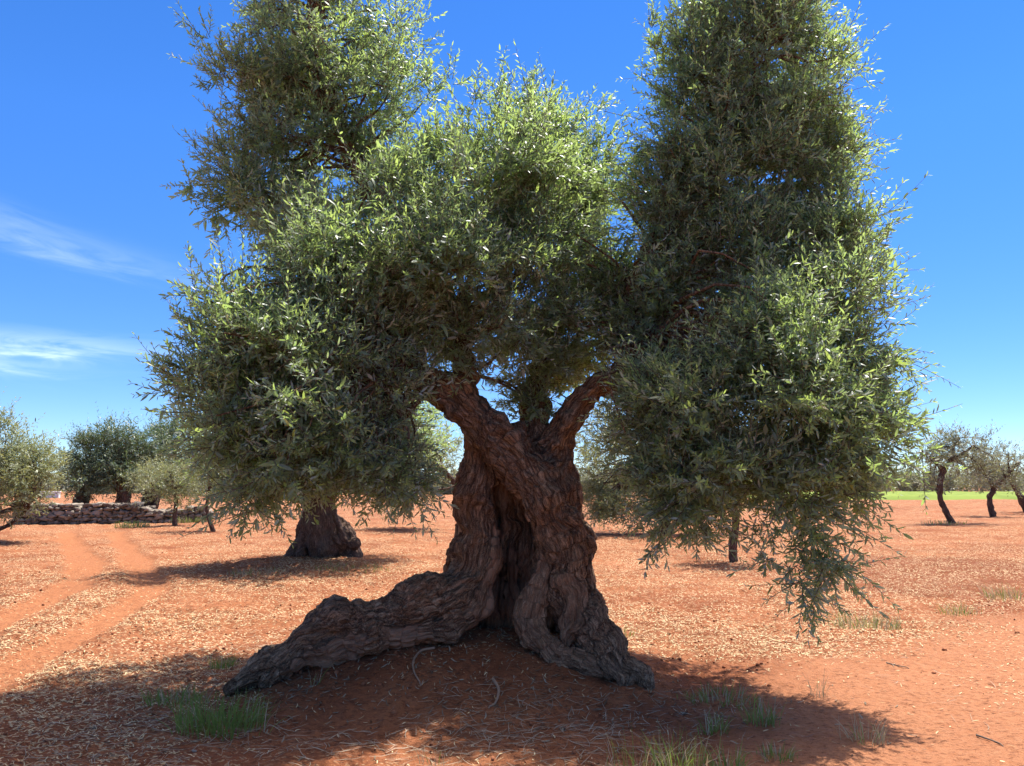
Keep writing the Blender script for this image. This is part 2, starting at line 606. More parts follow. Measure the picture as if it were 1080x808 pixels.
# rear wall of the hollow: upright fibres
for i in range(10):
    x0, x1 = 512 + i * 6.5, 496 + i * 10.0
    imp.chain(ch((x0 + 2, 465, 7.36, .05), (x0, 530, 7.43 + .05 * (i % 3), .048), (x1 + 6, 600, 7.45 + .06 * (i % 2), .05), (x1, 700, 7.50, .07)), k=0.010, wood=0.8)
imp.chain(ch((596, 560, 7.35, .16), (606, 620, 7.42, .18), (612, 700, 7.5, .22)), k=0.06, cords=4)
imp.chain(ch((494, 560, 7.3, .13), (486, 620, 7.4, .16), (476, 700, 7.5, .2)), k=0.06, cords=4)
# right column and its foot
imp.chain(ch((682, 724, 6.25, .03), (660, 704, 6.42, .085), (632, 676, 6.62, .145), (605, 640, 6.86, .205), (592, 600, 7.0, .215), (590, 560, 7.08, .225), (586, 520, 7.15, .205), (580, 482, 7.2, .19)), k=0.07, cords=9, twist=1.5)
# right limb, knee, and the leader that climbs into the right column of foliage
imp.chain(ch((580, 490, 7.2, .21), (592, 455, 7.15, .135), (608, 430, 7.1, .105), (628, 408, 7.05, .095), (650, 398, 7.0, .095), (661, 368, 7.1, .095), (667, 325, 7.1, .085), (684, 275, 7.1, .08), (722, 195, 7.1, .07), (780, 100, 7.2, .055), (815, 5, 7.25, .04)), k=0.06, cords=5, twist=1.0)
imp.chain(ch((640, 402, 7.1, .10), (690, 405, 6.95, .08), (755, 395, 6.65, .06), (830, 410, 6.35, .042), (875, 450, 6.1, .025)), k=0.05, cords=3)
# the limb that crosses in front of the hollow, to the left
imp.chain(ch((612, 640, 6.85, .12), (598, 580, 6.86, .17), (577, 532, 6.85, .16), (550, 494, 6.87, .165), (523, 464, 6.88, .16), (500, 442, 6.88, .135), (472, 415, 6.84, .12), (444, 396, 6.8, .105), (412, 372, 6.7, .09), (385, 335, 6.65, .075), (350, 290, 6.7, .05)), k=0.06, cords=8, twist=2.2)
imp.chain(ch((505, 448, 6.9, .13), (490, 402, 7.0, .095), (483, 345, 7.1, .085), (440, 262, 7.2, .078), (380, 180, 7.3, .075), (338, 85, 7.35, .07), (332, 0, 7.4, .05)), k=0.06, cords=4)
imp.chain(ch((415, 375, 6.7, .08), (370, 392, 6.3, .055), (320, 425, 6.0, .035)), k=0.05)
# the middle leader, behind
imp.chain(ch((572, 490, 7.25, .18), (566, 440, 7.38, .115), (570, 385, 7.55, .09), (590, 300, 7.8, .07), (602, 200, 7.9, .045)), k=0.06, cords=4)
# left column, bending into the root that lies along the ground
imp.chain(ch((508, 452, 7.05, .14), (505, 485, 7.08, .145), (502, 530, 7.1, .15), (502, 572, 7.08, .155), (496, 606, 7.0, .18), (470, 632, 6.9, .19), (430, 648, 6.76, .175), (390, 662, 6.66, .165), (348, 663, 6.56, .150), (314, 684, 6.46, .115), (284, 703, 6.36, .085), (244, 726, 6.22, .03)), k=0.06, cords=9, twist=0.9)
imp.chain(ch((306, 692, 6.40, .055), (290, 706, 6.33, .045), (276, 724, 6.25, .025)), k=0.05)
imp.chain(ch((600, 694, 6.8, .12), (635, 704, 6.55, .09), (665, 718, 6.36, .045)), k=0.06, cords=3)
imp.chain(ch((645, 700, 6.4, .06), (656, 714, 6.3, .045), (660, 728, 6.22, .025)), k=0.04)
# rim of weathered wood along the hollow and under the root
imp.chain(ch((518, 560, 7.04, .05), (517, 612, 6.92, .06), (503, 645, 6.82, .075), (470, 664, 6.72, .085), (420, 670, 6.6, .08), (370, 676, 6.5, .07), (330, 690, 6.42, .05), (300, 706, 6.34, .03)), k=0.08, cords=6, wood=1.0, twist=3.0)
# curled lip inside the right foot
imp.chain(ch((578, 575, 6.94, .05), (574, 605, 6.84, .07), (563, 632, 6.76, .082), (561, 660, 6.68, .095), (578, 690, 6.56, .095), (612, 700, 6.48, .07), (645, 714, 6.36, .04)), k=0.11, cords=6, wood=0.35, twist=3.0)
imp.chain(ch((600, 610, 6.72, .06), (606, 640, 6.66, .07), (600, 672, 6.58, .06)), k=0.05, wood=0.4)
# knots, bosses, holes
for (x, y, Y, r) in ((440, 630, 6.68, .15), (430, 640, 6.6, .11), (455, 628, 6.75, .14), (350, 650, 6.5, .10), (364, 655, 6.44, .075), (486, 580, 7.02, .06), (606, 560, 7.02, .11), (612, 590, 7.05, .085), (597, 612, 6.72, .075), (622, 660, 6.6, .10), (632, 688, 6.46, .06), (518, 455, 6.8, .10), (545, 458, 6.95, .10), (600, 545, 6.78, .07), (646, 400, 7.05, .09), (478, 640, 6.78, .09), (395, 668, 6.48, .085), (330, 672, 6.47, .07)):
    imp.ball(P(x, y, Y), r)
for (x, y, Y, r) in ((502, 568, 6.88, .035), (505, 566, 6.93, .03), (341, 690, 6.33, .05), (352, 690, 6.34, .04), (590, 630, 6.58, .045), (613, 566, 6.84, .04), (375, 642, 6.5, .045), (620, 672, 6.49, .035), (450, 660, 6.55, .03), (518, 527, 7.0, .03)):
    imp.ball(P(x, y, Y), r, 0.03, True)

trunk_me = imp.mesh('trunk', M_bark, amp=0.0235, gs=17, warp=0.08)
base = np.array([TREE[0], TREE[1], 0.0])
main = thing('olive_tree', 'huge ancient olive tree with hollow split trunk and sprawling root', 'tree', base)


def add(name, me, par, m=None):
    """mesh in world coordinates -> child of an empty"""
    me.transform(__import__('mathutils').Matrix.Translation([-c for c in par.location]))
    return link(name, me, par)


tk = add('trunk', trunk_me, main)
tk['label'] = 'gnarled twisted brown trunk, split by a dark hollow'
LIMBS = np.vstack([c[:, [0, 1, 2, 13]] for c in imp.samples])
del imp


# ------------------------------------------------------------------ leaves and twigs
def tubes(paths, radii, sides=5):
    """paths (N,K,3), radii (N,K)"""
    paths, radii = np.asarray(paths, float), np.asarray(radii, float)
    N, K, _ = paths.shape
    t = nrm(np.gradient(paths, axis=1))
    a = np.where(np.abs(t[..., 2:3]) > 0.9, [[[1., 0, 0]]], [[[0, 0, 1.]]])
    n = nrm(np.cross(t, a))
    b = np.cross(t, n)
    th = np.arange(sides) * TAU / sides
    V = paths[:, :, None] + radii[:, :, None, None] * (n[:, :, None] * np.cos(th)[None, None, :, None] + b[:, :, None] * np.sin(th)[None, None, :, None])
    i = np.arange(N * K * sides).reshape(N, K, sides)
    j = np.roll(i, -1, 2)
    Fq = np.stack([i[:, :-1], j[:, :-1], j[:, 1:], i[:, 1:]], -1).reshape(-1, 4)
    return V.reshape(-1, 3), Fq


LS = np.array([0.0, 0.30, 0.68, 1.0])
LW = np.array([0.0, 0.46, 0.42, 0.0])


def leaves_mesh(name, pos, d, up, L, W, tint, tone, mt, r):
    n = len(pos)
    d = nrm(d)
    side = nrm(np.cross(d, up))
    nor = np.cross(side, d)
    curl = r.uniform(-0.05, 0.22, n) * L
    V = np.zeros((n, 6, 3))

    def at(s, sd):
        w = np.interp(s, LS, LW)
        return pos + d * (s * L)[:, None] + side * (sd * w * W)[:, None] - nor * (curl * s * s)[:, None] + nor * (abs(sd) * 0.10 * W)[:, None]
    V[:, 0] = at(0.0, 0)
    V[:, 1] = at(0.30, -1)
    V[:, 2] = at(0.30, 1)
    V[:, 3] = at(0.68, -1)
    V[:, 4] = at(0.68, 1)
    V[:, 5] = at(1.0, 0)
    o = np.arange(n)[:, None] * 6
    c = (o + np.array([[0, 2, 1, 1, 2, 4, 3, 3, 4, 5]])).ravel()
    sz = np.tile([3, 4, 3], n)
    me = mesh_np(name, V.reshape(-1, 3), corners=c, sizes=sz, mat=mt)
    attr(me, 'tint', np.repeat(tint, 6))
    attr(me, 'tone', np.repeat(tone, 6))
    return me


def inball(n, r, p=3.0):
    v = nrm(r.normal(size=(n, 3)))
    return v * (r.random(n) ** (1 / p))[:, None]


def foliage(clumps, r, leafL, mt, name='crown', npairs=9, shootL=0.32, jitter=0.5, sl_var=0.45, young=1.0):
    """clumps: list of (center, radius, outward dir, up bias, nshoots, tone). returns (leaf mesh, twig paths, twig radii)"""
    C = np.concatenate([np.repeat(c[0][None], c[4], 0) for c in clumps])
    CR = np.concatenate([np.full(c[4], c[1]) for c in clumps])
    OUT = np.concatenate([np.repeat(c[2][None], c[4], 0) for c in clumps])
    UP = np.concatenate([np.full(c[4], c[3]) for c in clumps])
    TON = np.concatenate([np.full(c[4], c[5]) for c in clumps])
    n = len(C)
    off = inball(n, r, 2.2)
    p0 = C + off * CR[:, None] * np.array([1, 1, 0.85])
    d0 = off * 0.8 + OUT * 0.55 + r.normal(size=(n, 3)) * jitter
    d0[:, 2] += UP
    d0[:, 2] = np.maximum(d0[:, 2], -0.55)
    d0 = nrm(d0)
    L = shootL * np.exp(r.normal(size=n) * sl_var)
    L = np.minimum(L, shootL * 2.2)
    bend = np.clip(UP * 0.8 + 0.05, -0.18, 0.25)
    K = 5
    ts = np.linspace(0, 1, K)
    paths = p0[:, None] + d0[:, None] * (ts[None, :, None] * L[:, None, None])
    paths[:, :, 2] += (bend * L)[:, None] * ts[None] ** 2 * 0.6
    tr = np.linspace(1, 0.35, K)[None] * (0.0042 * leafL / 0.062) * np.ones((n, 1))
    # leaf pairs
    k = npairs
    fr = (np.arange(k) + 0.8) / (k + 0.2)
    fr = np.repeat(fr, 2)
    sgn = np.tile([1., -1.], k)
    nodeang = np.repeat(np.arange(k) * R(90), 2)
    fr = np.clip(fr[None] + r.normal(size=(n, 2 * k)) * 0.02, 0, 1)
    pos = p0[:, None] + d0[:, None] * (fr * L[:, None])[..., None]
    pos[..., 2] += (bend * L)[:, None] * fr ** 2 * 0.6
    tdir = d0[:, None] + np.array([0, 0, 1.]) * (bend[:, None] * fr * 1.2)[..., None]
    tdir = nrm(tdir)
    a = np.where(np.abs(d0[:, 2:3]) > 0.95, [[1., 0, 0]], [[0, 0, 1.]])
    n1 = nrm(np.cross(d0, a))
    n2 = np.cross(d0, n1)
    ph = r.uniform(0, TAU, n)[:, None] + nodeang[None] + r.normal(size=(n, 2 * k)) * 0.3
    pd = (n1[:, None] * np.cos(ph)[..., None] + n2[:, None] * np.sin(ph)[..., None]) * sgn[None, :, None]
    al = R(58) + r.normal(size=(n, 2 * k)) * R(13) - fr * R(20)
    ld = tdir * np.cos(al)[..., None] + pd * np.sin(al)[..., None]
    ld[..., 2] -= 0.04
    up = tdir * 0.8 - pd * 0.5 + r.normal(size=pd.shape) * 0.45
    up[..., 2] += 0.35
    ll = leafL * (0.62 + 0.5 * np.sin(np.pi * np.clip(fr * 0.85 + 0.08, 0, 1))) * np.exp(r.normal(size=fr.shape) * 0.24)
    ww = ll * r.uniform(0.20, 0.29, fr.shape)
    stint = r.random(n)[:, None]
    tint = np.clip((0.5 * stint + 0.35 * r.random(fr.shape) + 0.28 * (fr > 0.72)) * young, 0, 0.98)
    tint = np.where(r.random(fr.shape) < 0.012, 1.0, tint)
    tone = np.clip(TON[:, None] + r.normal(size=fr.shape) * 0.12, 0, 1)
    keep = r.random(fr.shape) > 0.1
    m = leaves_mesh(name, pos[keep], ld[keep], up[keep], ll[keep], ww[keep], tint[keep], tone[keep], mt, r)
    return m, paths, tr


def lobes_to_clumps(lobes, r, cr=0.27, n_sh=34, spacing=0.0):
    """lobes: (center, radii(3), nclumps, up, tone)"""
    out = []
    for (c, rad, n, up, tone) in lobes:
        pts = inball(n, r, 2.0)
        for q in pts:
            p = c + q * rad
            o = nrm((q / np.maximum(rad, 0.05))[None])[0]
            out.append((p, cr * r.uniform(0.72, 1.25), o, up + r.normal() * 0.12, int(n_sh * r.uniform(0.7, 1.3)), np.clip(tone + r.normal() * 0.12, 0, 1)))
    return out


def branch_paths(clumps, limbs, r, r0=0.02, K=7, mid=0.25):
    P_, R__ = [], []
    for c in clumps:
        d = np.linalg.norm(limbs[:, :3] - c[0], axis=1) + 0.4 * np.maximum(limbs[:, 2] - c[0][2], 0)
        j = np.argsort(d)[r.integers(0, min(6, len(d)))]
        a, e = limbs[j, :3], c[0]
        t = np.linspace(0, 1, K)[:, None]
        L = np.linalg.norm(e - a)
        w = r.normal(size=3) * mid * L * 0.5
        w[2] += 0.15 * L
        w2 = r.normal(size=3) * 0.05 * L
        p = a + (e - a) * t + w * (4 * t * (1 - t)) * 0.5 + w2 * np.sin(t * TAU)
        P_.append(p)
        b0 = min(r0 * (0.5 + 0.45 * L), limbs[j, 3] * 0.7)
        R__.append(np.linspace(b0, 0.006 * r0 / 0.02, K))
    return np.array(P_), np.array(R__)


def LB(x, y, Y, rx, ry, rY, n, up=0.35, tone=0.1):
    s = Y / F
    return (P(x, y, Y), np.array([rx * s, rY, ry * s]), n, up, tone)


crng = np.random.default_rng(21)
lobes = [
    # tall left column of foliage
    LB(333, 90, 7.3, 80, 100, .70, 38, .35, .1), LB(345, -60, 7.4, 78, 75, .65, 24, .4, .1), LB(288, 165, 7.2, 42, 50, .5, 14, .2, .1),
    LB(395, 140, 7.2, 36, 70, .5, 13, .4, .05), LB(300, -10, 7.35, 55, 70, .6, 16, .35, .1), LB(258, 95, 7.25, 22, 45, .4, 7, .3, .1), LB(410, 40, 7.3, 20, 55, .4, 7, .4, .05),
    # broad left lower mass
    LB(300, 420, 6.0, 98, 80, .85, 46, .2, .05), LB(262, 365, 6.05, 44, 48, .6, 18, .3, .05), LB(392, 445, 6.1, 48, 60, .65, 24, .1, .1),
    LB(350, 340, 6.2, 95, 66, .75, 30, .4, .0), LB(275, 455, 5.9, 38, 42, .5, 13, .1, .1), LB(262, 205, 7.15, 26, 32, .4, 9, .1, .1), LB(300, 235, 7.0, 30, 25, .4, 7, .2, .1), LB(320, 490, 5.9, 85, 18, .6, 14, .0, .35),
    # bright middle mass
    LB(430, 260, 6.4, 118, 84, .8, 52, .5, .0), LB(520, 190, 6.95, 98, 48, .75, 36, .45, .0), LB(555, 315, 6.75, 45, 52, .55, 17, .35, .0),
    LB(480, 345, 6.5, 65, 28, .5, 14, .3, .0), LB(330, 265, 6.6, 45, 50, .5, 13, .4, .0), LB(545, 245, 6.9, 70, 60, .6, 19, .45, .0),
    # paler rear middle mass
    LB(605, 195, 7.9, 42, 72, .6, 24, .45, .0), LB(610, 345, 7.5, 48, 48, .5, 18, .2, .05), LB(560, 145, 7.6, 60, 26, .5, 10, .4, 0),
    LB(530, 355, 7.6, 70, 25, .5, 10, .2, .05), LB(636, 262, 7.7, 20, 62, .5, 13, .4, 0), LB(578, 385, 7.3, 30, 20, .25, 8, .1, .05), LB(566, 425, 7.25, 10, 12, .1, 3, .1, .05),
    # tall right column
    LB(790, 55, 7.2, 76, 95, .75, 42, .45, .05), LB(795, -70, 7.2, 68, 70, .65, 22, .45, .05), LB(760, 195, 7.1, 70, 80, .75, 34, .35, .08),
    LB(835, 190, 7.15, 42, 95, .65, 24, .3, .1), LB(795, 300, 6.9, 88, 62, .75, 30, .3, .08), LB(862, 60, 7.3, 16, 60, .35, 8, .3, .15), LB(850, 238, 7.0, 52, 28, .5, 14, .3, .1), LB(882, 275, 6.7, 30, 48, .5, 13, .3, .1), LB(870, 150, 7.2, 18, 40, .4, 6, .3, .1), LB(785, 250, 6.95, 75, 40, .6, 16, .3, .05),
    LB(700, 230, 7.0, 24, 80, .45, 17, .4, .05), LB(695, 325, 6.9, 36, 45, .4, 14, .2, .05), LB(725, 80, 7.2, 24, 60, .4, 13, .45, .0), LB(790, 135, 7.1, 80, 35, .6, 20, .3, .05), LB(850, 110, 7.2, 26, 50, .4, 10, .3, .1), LB(660, 330, 7.2, 22, 45, .3, 9, .3, .05),
    # broad right lower mass
    LB(812, 400, 6.05, 98, 88, .9, 50, .2, .05), LB(718, 440, 6.1, 44, 75, .65, 28, .1, .08), LB(880, 375, 6.15, 36, 85, .6, 24, .3, .05),
    LB(765, 500, 5.9, 80, 26, .6, 20, .0, .2), LB(868, 480, 5.95, 52, 36, .55, 20, .05, .45), LB(902, 435, 6.1, 16, 52, .4, 8, .15, .15),
    LB(838, 515, 5.8, 42, 20, .35, 7, -.1, .45),
    # hanging sprays
    LB(725, 532, 5.9, 30, 10, .3, 4, -.2, .35), LB(270, 522, 5.85, 20, 12, .2, 3, -.2, .3), LB(430, 500, 6.05, 22, 16, .3, 4, -.1, .3),
    # the far side of the crown
    LB(400, 280, 8.0, 120, 85, .5, 20, .3, .05), LB(330, 390, 7.8, 100, 50, .5, 16, .1, .05), LB(770, 350, 7.7, 80, 70, .5, 18, .2, .05),
]
clumps = lobes_to_clumps(lobes, crng, 0.205, 28)
for q in crng.choice(len(clumps), 170, replace=False):
    c_ = clumps[q]
    clumps.append((c_[0] + c_[2] * crng.uniform(.16, .34), .09, c_[2], c_[3] * .6, 7, c_[5]))
for (px_, Y0, n) in (([(845, 520), (852, 560), (846, 600), (838, 632)], 5.6, 6), ([(865, 520), (878, 560), (886, 590), (893, 604)], 5.65, 5), ([(825, 525), (815, 555), (812, 585), (820, 600)], 5.55, 5),
                     ([(855, 540), (868, 585), (866, 622)], 5.5, 4), ([(705, 530), (702, 560), (696, 578)], 5.8, 3), ([(725, 525), (735, 545), (745, 560)], 5.9, 3), ([(880, 500), (905, 530), (915, 545)], 5.8, 4)):
    pp = catmull([np.r_[P(x, y, Y0), .01] for (x, y) in px_], .03)[:, :3]
    for q in range(n):
        i_ = int((q + .5) / n * (len(pp) - 1))
        dd = nrm((pp[min(i_ + 1, len(pp) - 1)] - pp[i_ - 1])[None])[0]
        clumps.append((pp[i_] + crng.normal(size=3) * .02, .05, dd, -.15, 5, .25))
# loose sprays that break the outline: (base pixel, tip pixel, depth)
for (bx, by, ex, ey, Y, n) in ((225, 400, 178, 396, 5.9, 4), (235, 370, 190, 340, 5.95, 4), (262, 335, 228, 285, 6.1, 5), (440, 110, 482, 68, 7.2, 4), (250, 175, 220, 120, 7.2, 3),
                               (245, 215, 228, 240, 7.1, 3), (600, 130, 640, 122, 7.7, 3), (520, 130, 525, 105, 7.1, 3), (905, 310, 938, 285, 6.3, 4), (915, 370, 945, 385, 6.2, 3), (875, 170, 895, 155, 7.2, 2),
                               (690, 60, 692, 30, 7.1, 3), (700, 160, 682, 162, 7.1, 3), (880, 250, 905, 250, 7.0, 2), (912, 430, 945, 440, 6.2, 3), (842, 600, 848, 628, 5.55, 3), (865, 585, 885, 598, 5.6, 3)):
    a, e = P(bx, by, Y), P(ex, ey, Y - .05)
    dirn = nrm((e - a)[None])[0]
    for q in range(n):
        t = q / max(n - 1, 1)
        clumps.append((a + (e - a) * t * 0.75 + crng.normal(size=3) * .04, .08, dirn, dirn[2] * 0.5, 6, .1))

crown_me, tw_p, tw_r = foliage(clumps, crng, 0.0545, M_leaf, npairs=11, shootL=0.23)
crown = add('crown', crown_me, main)
bp_, br_ = branch_paths([c for c in clumps], LIMBS[LIMBS[:, 2] > 2.55], crng, 0.022)
len_ = np.linalg.norm(bp_[:, 0] - bp_[:, -1], axis=1)
ok_ = (len_ < 1.7) & ~((len_ > 0.9) & (bp_[:, -1, 2] > 3.4))
bp_, br_ = bp_[ok_], br_[ok_]
Vb, Fb = tubes(bp_, br_, 6)
me = mesh_np('branches', Vb, faces=Fb, mat=M_bark)
attr(me, 'grain', Vb * np.array([1, 1, 0.3]), 'FLOAT_VECTOR')
attr(me, 'wood', np.zeros(len(Vb)))
add('branches', me, main)
Vb, Fb = tubes(tw_p, tw_r, 3)
me = mesh_np('twigs', Vb, faces=Fb, mat=M_twig)
attr(me, 'tint', np.repeat(crng.random(len(tw_p)), 15))
me.transform(__import__('mathutils').Matrix.Translation([-c for c in main.location]))
link('twigs', me, crown)
print('main leaves', len(crown_me.vertices) // 6, 'clumps', len(clumps))


# ------------------------------------------------------------------ other trees of the grove
def grove_tree(name, label, basept, trunks, lobes, mt, seed, leafL=0.10, n_sh=16, cr=0.3, npairs=6, shootL=0.3, group='olive trees of the grove', h=0.03, cords=5, amp=0.02, barkm=None, branch_r=0.03, young=1.0, knots=()):
    r = np.random.default_rng(seed)
    root = thing(name, label, 'tree', basept, group)
    allp = np.vstack([np.array(t) for t in trunks])
    lo = (allp[:, :3] - allp[:, 3:4]).min(0) - 0.15
    hi = (allp[:, :3] + allp[:, 3:4]).max(0) + 0.15
    im = Implicit(lo, hi, h)
    for t in trunks:
        big = max(q[3] for q in t)
        im.chain(t, k=0.06, cords=cords if big > 0.1 else 0, twist=1.0, step=0.12)
    for (p, q) in knots:
        im.ball(p, abs(q), 0.06, q < 0)
    tm = im.mesh('trunk', barkm or M_bark_far, amp=amp, gs=7, warp=0.05 if cords else 0.02)
    add('trunk', tm, root)
    cl = lobes_to_clumps(lobes, r, cr, n_sh)
    cm, tp, trr = foliage(cl, r, leafL, mt, npairs=npairs, shootL=shootL, young=young)
    add('crown', cm, root)
    lim = np.vstack([c[:, [0, 1, 2, 13]] for c in im.samples])
    zc = np.quantile(lim[:, 2], 0.55)
    bp, br = branch_paths(cl, lim[lim[:, 2] >= zc], r, branch_r)
    V, Fq = tubes(bp, br, 5)
    m2 = mesh_np('branches', V, faces=Fq, mat=barkm or M_bark_far)
    attr(m2, 'grain', V, 'FLOAT_VECTOR')
    attr(m2, 'wood', np.zeros(len(V)))
    add('branches', m2, root)
    return root


def gch(Y, *q):
    return [np.r_[P(x, y, Y + (dy[0] if dy else 0)), r] for (x, y, r, *dy) in q]


# second ancient olive, behind the left mass
grove_tree('olive_tree', 'old olive tree with squat dark trunk, half hidden behind the ancient tree', gpt(340, 592),
           [gch(16.0, (292, 596, .08), (312, 586, .20), (329, 568, .34), (334, 545, .29), (330, 520, .25), (318, 490, .2), (290, 450, .12)),
            gch(15.8, (374, 592, .16), (366, 577, .24), (350, 558, .28), (338, 535, .24), (352, 505, .2), (380, 460, .12)),
            gch(15.7, (345, 594, .2), (342, 575, .3), (336, 550, .28))],
           [LB(320, 440, 15.2, 100, 60, 2.0, 55, .2, .15), LB(300, 400, 15.2, 80, 50, 1.6, 30, .3, .1), LB(370, 445, 15, 80, 55, 1.6, 34, .1, .2), LB(240, 465, 14.8, 36, 30, 1.6, 18, 0, .2), LB(425, 462, 15.6, 30, 34, 1.5, 20, .1, .1)],
           M_leaf, 31, 0.085, 26, 0.42, 7, 0.35, knots=[(P(366, 582, 15.55), -.12), (P(374, 574, 15.6), .11), (P(340, 582, 15.5), .10), (P(318, 584, 15.6), .09)])
# pale olive seen through the fork
grove_tree('olive_tree', 'pale silvery olive tree seen through the gap right of the forked trunk', np.r_[P(700, 562, 25)[:2], 0],
           [gch(25, (702, 568, .2), (700, 545, .17), (692, 510, .13), (670, 470, .07)), gch(25, (700, 545, .13), (712, 505, .11), (740, 470, .06))],
           [LB(700, 480, 25, 78, 45, 2.0, 46, .25, 0), LB(632, 480, 24.6, 26, 58, 1.2, 26, 0, 0), LB(640, 520, 24.4, 26, 22, 1.0, 16, -.3, 0), LB(680, 530, 24.3, 45, 14, 1.0, 14, -.3, 0), LB(770, 500, 25, 40, 30, 1.6, 16, 0, 0)],
           M_leaf_pale, 32, 0.10, 26, 0.42, 7, 0.36)
# slim young olive behind the right mass
grove_tree('olive_tree', 'young olive with a thin straight stem below the right crown', gpt(774, 592),
           [gch(gpt(774, 592)[1], (774, 596, .085), (773, 575, .07), (776, 550, .065), (772, 520, .055), (778, 490, .03))],
           [LB(775, 490, 16, 36, 30, .8, 22, .3, .1)], M_leaf, 33, 0.075, 20, 0.28, 7, 0.3, h=0.014, cords=0, amp=0.006, branch_r=0.015)
# pale olive beyond the left mass
grove_tree('olive_tree', 'pale olive between the left crown and the split trunk', np.r_[P(500, 560, 27)[:2], 0],
           [gch(27, (500, 561, .17), (497, 540, .15), (482, 512, .10), (455, 485, .06))],
           [LB(445, 490, 27, 45, 38, 1.6, 30, .2, 0), LB(425, 520, 26.6, 30, 18, 1.0, 12, -.2, 0)], M_leaf_pale, 34, 0.10, 22, 0.42, 7, 0.36)
# right edge trees
Yr = gpt(1004, 552)[1]
grove_tree('olive_tree', 'thin olive with dark leaning bent trunk right of the ancient tree', gpt(1004, 552),
           [gch(Yr, (1006, 555, .13), (1001, 545, .115), (992, 528, .11), (991, 513, .10), (995, 497, .09), (1003, 486, .075), (1015, 479, .07), (1028, 470, .04)),
            gch(Yr, (995, 497, .10), (988, 486, .07), (978, 478, .04)), gch(Yr, (1003, 486, .07), (1006, 472, .05), (1012, 462, .03))],
           [LB(1010, 474, Yr, 34, 16, 1.2, 24, .25, .1), LB(980, 485, Yr, 18, 16, .9, 12, .2, .1), LB(1030, 490, Yr, 18, 16, .8, 12, 0, .1), LB(985, 505, Yr, 14, 12, .8, 6, 0, .1)], M_leaf_far, 35, 0.10, 17, 0.40, 6, 0.36, cords=3, amp=0.012, branch_r=0.03)
Yr2 = gpt(1047, 545)[1]
grove_tree('olive_tree', 'small grey olive with short upright trunk, middle of the right edge trio', gpt(1047, 545),
           [gch(Yr2, (1048, 547, .14), (1045, 536, .125), (1044, 524, .12), (1048, 514, .115), (1041, 503, .10), (1032, 494, .05)), gch(Yr2, (1048, 514, .12), (1062, 500, .09), (1075, 488, .05))],
           [LB(1055, 496, Yr2, 38, 20, 1.6, 36, .2, .1), LB(1048, 478, Yr2, 20, 8, .9, 6, .35, .1)], M_leaf_far, 36, 0.11, 17, 0.45, 6, 0.4, cords=3, amp=0.012)
Yr3 = gpt(1082, 540)[1]
grove_tree('olive_tree', 'grey olive cut by the right edge of the picture, its trunk leaning inward', gpt(1082, 540),
           [gch(Yr3, (1084, 541, .2), (1079, 531, .18), (1073, 518, .14), (1066, 506, .08)), gch(Yr3, (1079, 531, .14), (1090, 510, .1), (1098, 495, .06))],
           [LB(1090, 492, Yr3, 40, 22, 2.0, 26, .2, .1)], M_leaf_far, 37, 0.12, 17, 0.5, 6, 0.42, cords=3, amp=0.012)
# left edge trees
grove_tree('olive_tree', 'pale silvery olive leaning into the left edge of the picture', np.r_[P(-40, 572, 21.5)[:2], 0],
           [gch(21.5, (-42, 573, .17), (-35, 558, .15), (-15, 545, .10), (10, 538, .06), (35, 528, .035)), gch(21.5, (-35, 558, .12), (-20, 520, .09), (5, 490, .05)),
            gch(21.5, (-15, 560, .07), (8, 555, .05), (30, 535, .03))],
           [LB(-15, 490, 21.5, 52, 42, 1.3, 56, .3, 0), LB(32, 497, 21.3, 26, 30, .8, 30, .2, 0), LB(15, 530, 21.0, 22, 16, .7, 10, .1, 0), LB(-10, 450, 21.5, 14, 12, .5, 5, .5, 0)],
           M_leaf_pale, 38, 0.09, 22, 0.36, 7, 0.34, cords=3, amp=0.012)
grove_tree('evergreen_tree', 'dense dark green tree with two stout trunks behind the dry stone wall', np.r_[P(110, 540, 40)[:2], 0],
           [gch(40, (82, 545, .38), (86, 530, .34), (90, 515, .3), (105, 495, .2)), gch(40, (130, 545, .36), (130, 528, .32), (128, 512, .28), (118, 495, .2)), gch(40, (76, 540, .2), (84, 527, .22), (89, 515, .2))],
           [LB(115, 487, 40, 42, 32, 1.8, 56, .3, 0), LB(95, 505, 39.5, 22, 16, 1.5, 20, 0, 0), LB(128, 500, 39.5, 22, 20, 1.3, 20, 0, 0), LB(145, 478, 40.5, 26, 26, 1.5, 26, .2, 0), LB(82, 490, 40, 16, 20, 1.0, 12, .1, 0), LB(115, 463, 40, 24, 10, 1.2, 12, .4, 0)],
           M_leaf_dark, 39, 0.14, 24, 0.46, 6, 0.52, group='dark evergreen trees behind the stone wall', cords=4)
grove_tree('evergreen_tree', 'dark green tree just left of the ancient crown, behind the stone wall', np.r_[P(165, 540, 43)[:2], 0],
           [gch(43, (156, 543, .36), (156, 528, .32), (162, 512, .26), (172, 495, .18)), gch(43, (160, 540, .2), (168, 520, .18), (185, 500, .12))],
           [LB(168, 483, 43, 46, 34, 1.9, 60, .3, 0), LB(185, 460, 43, 22, 12, 1.2, 14, .4, 0), LB(205, 500, 43, 25, 24, 1.3, 16, 0, 0)],
           M_leaf_dark, 40, 0.14, 24, 0.46, 6, 0.52, group='dark evergreen trees behind the stone wall', cords=4)
Yl = gpt(185, 555)[1]
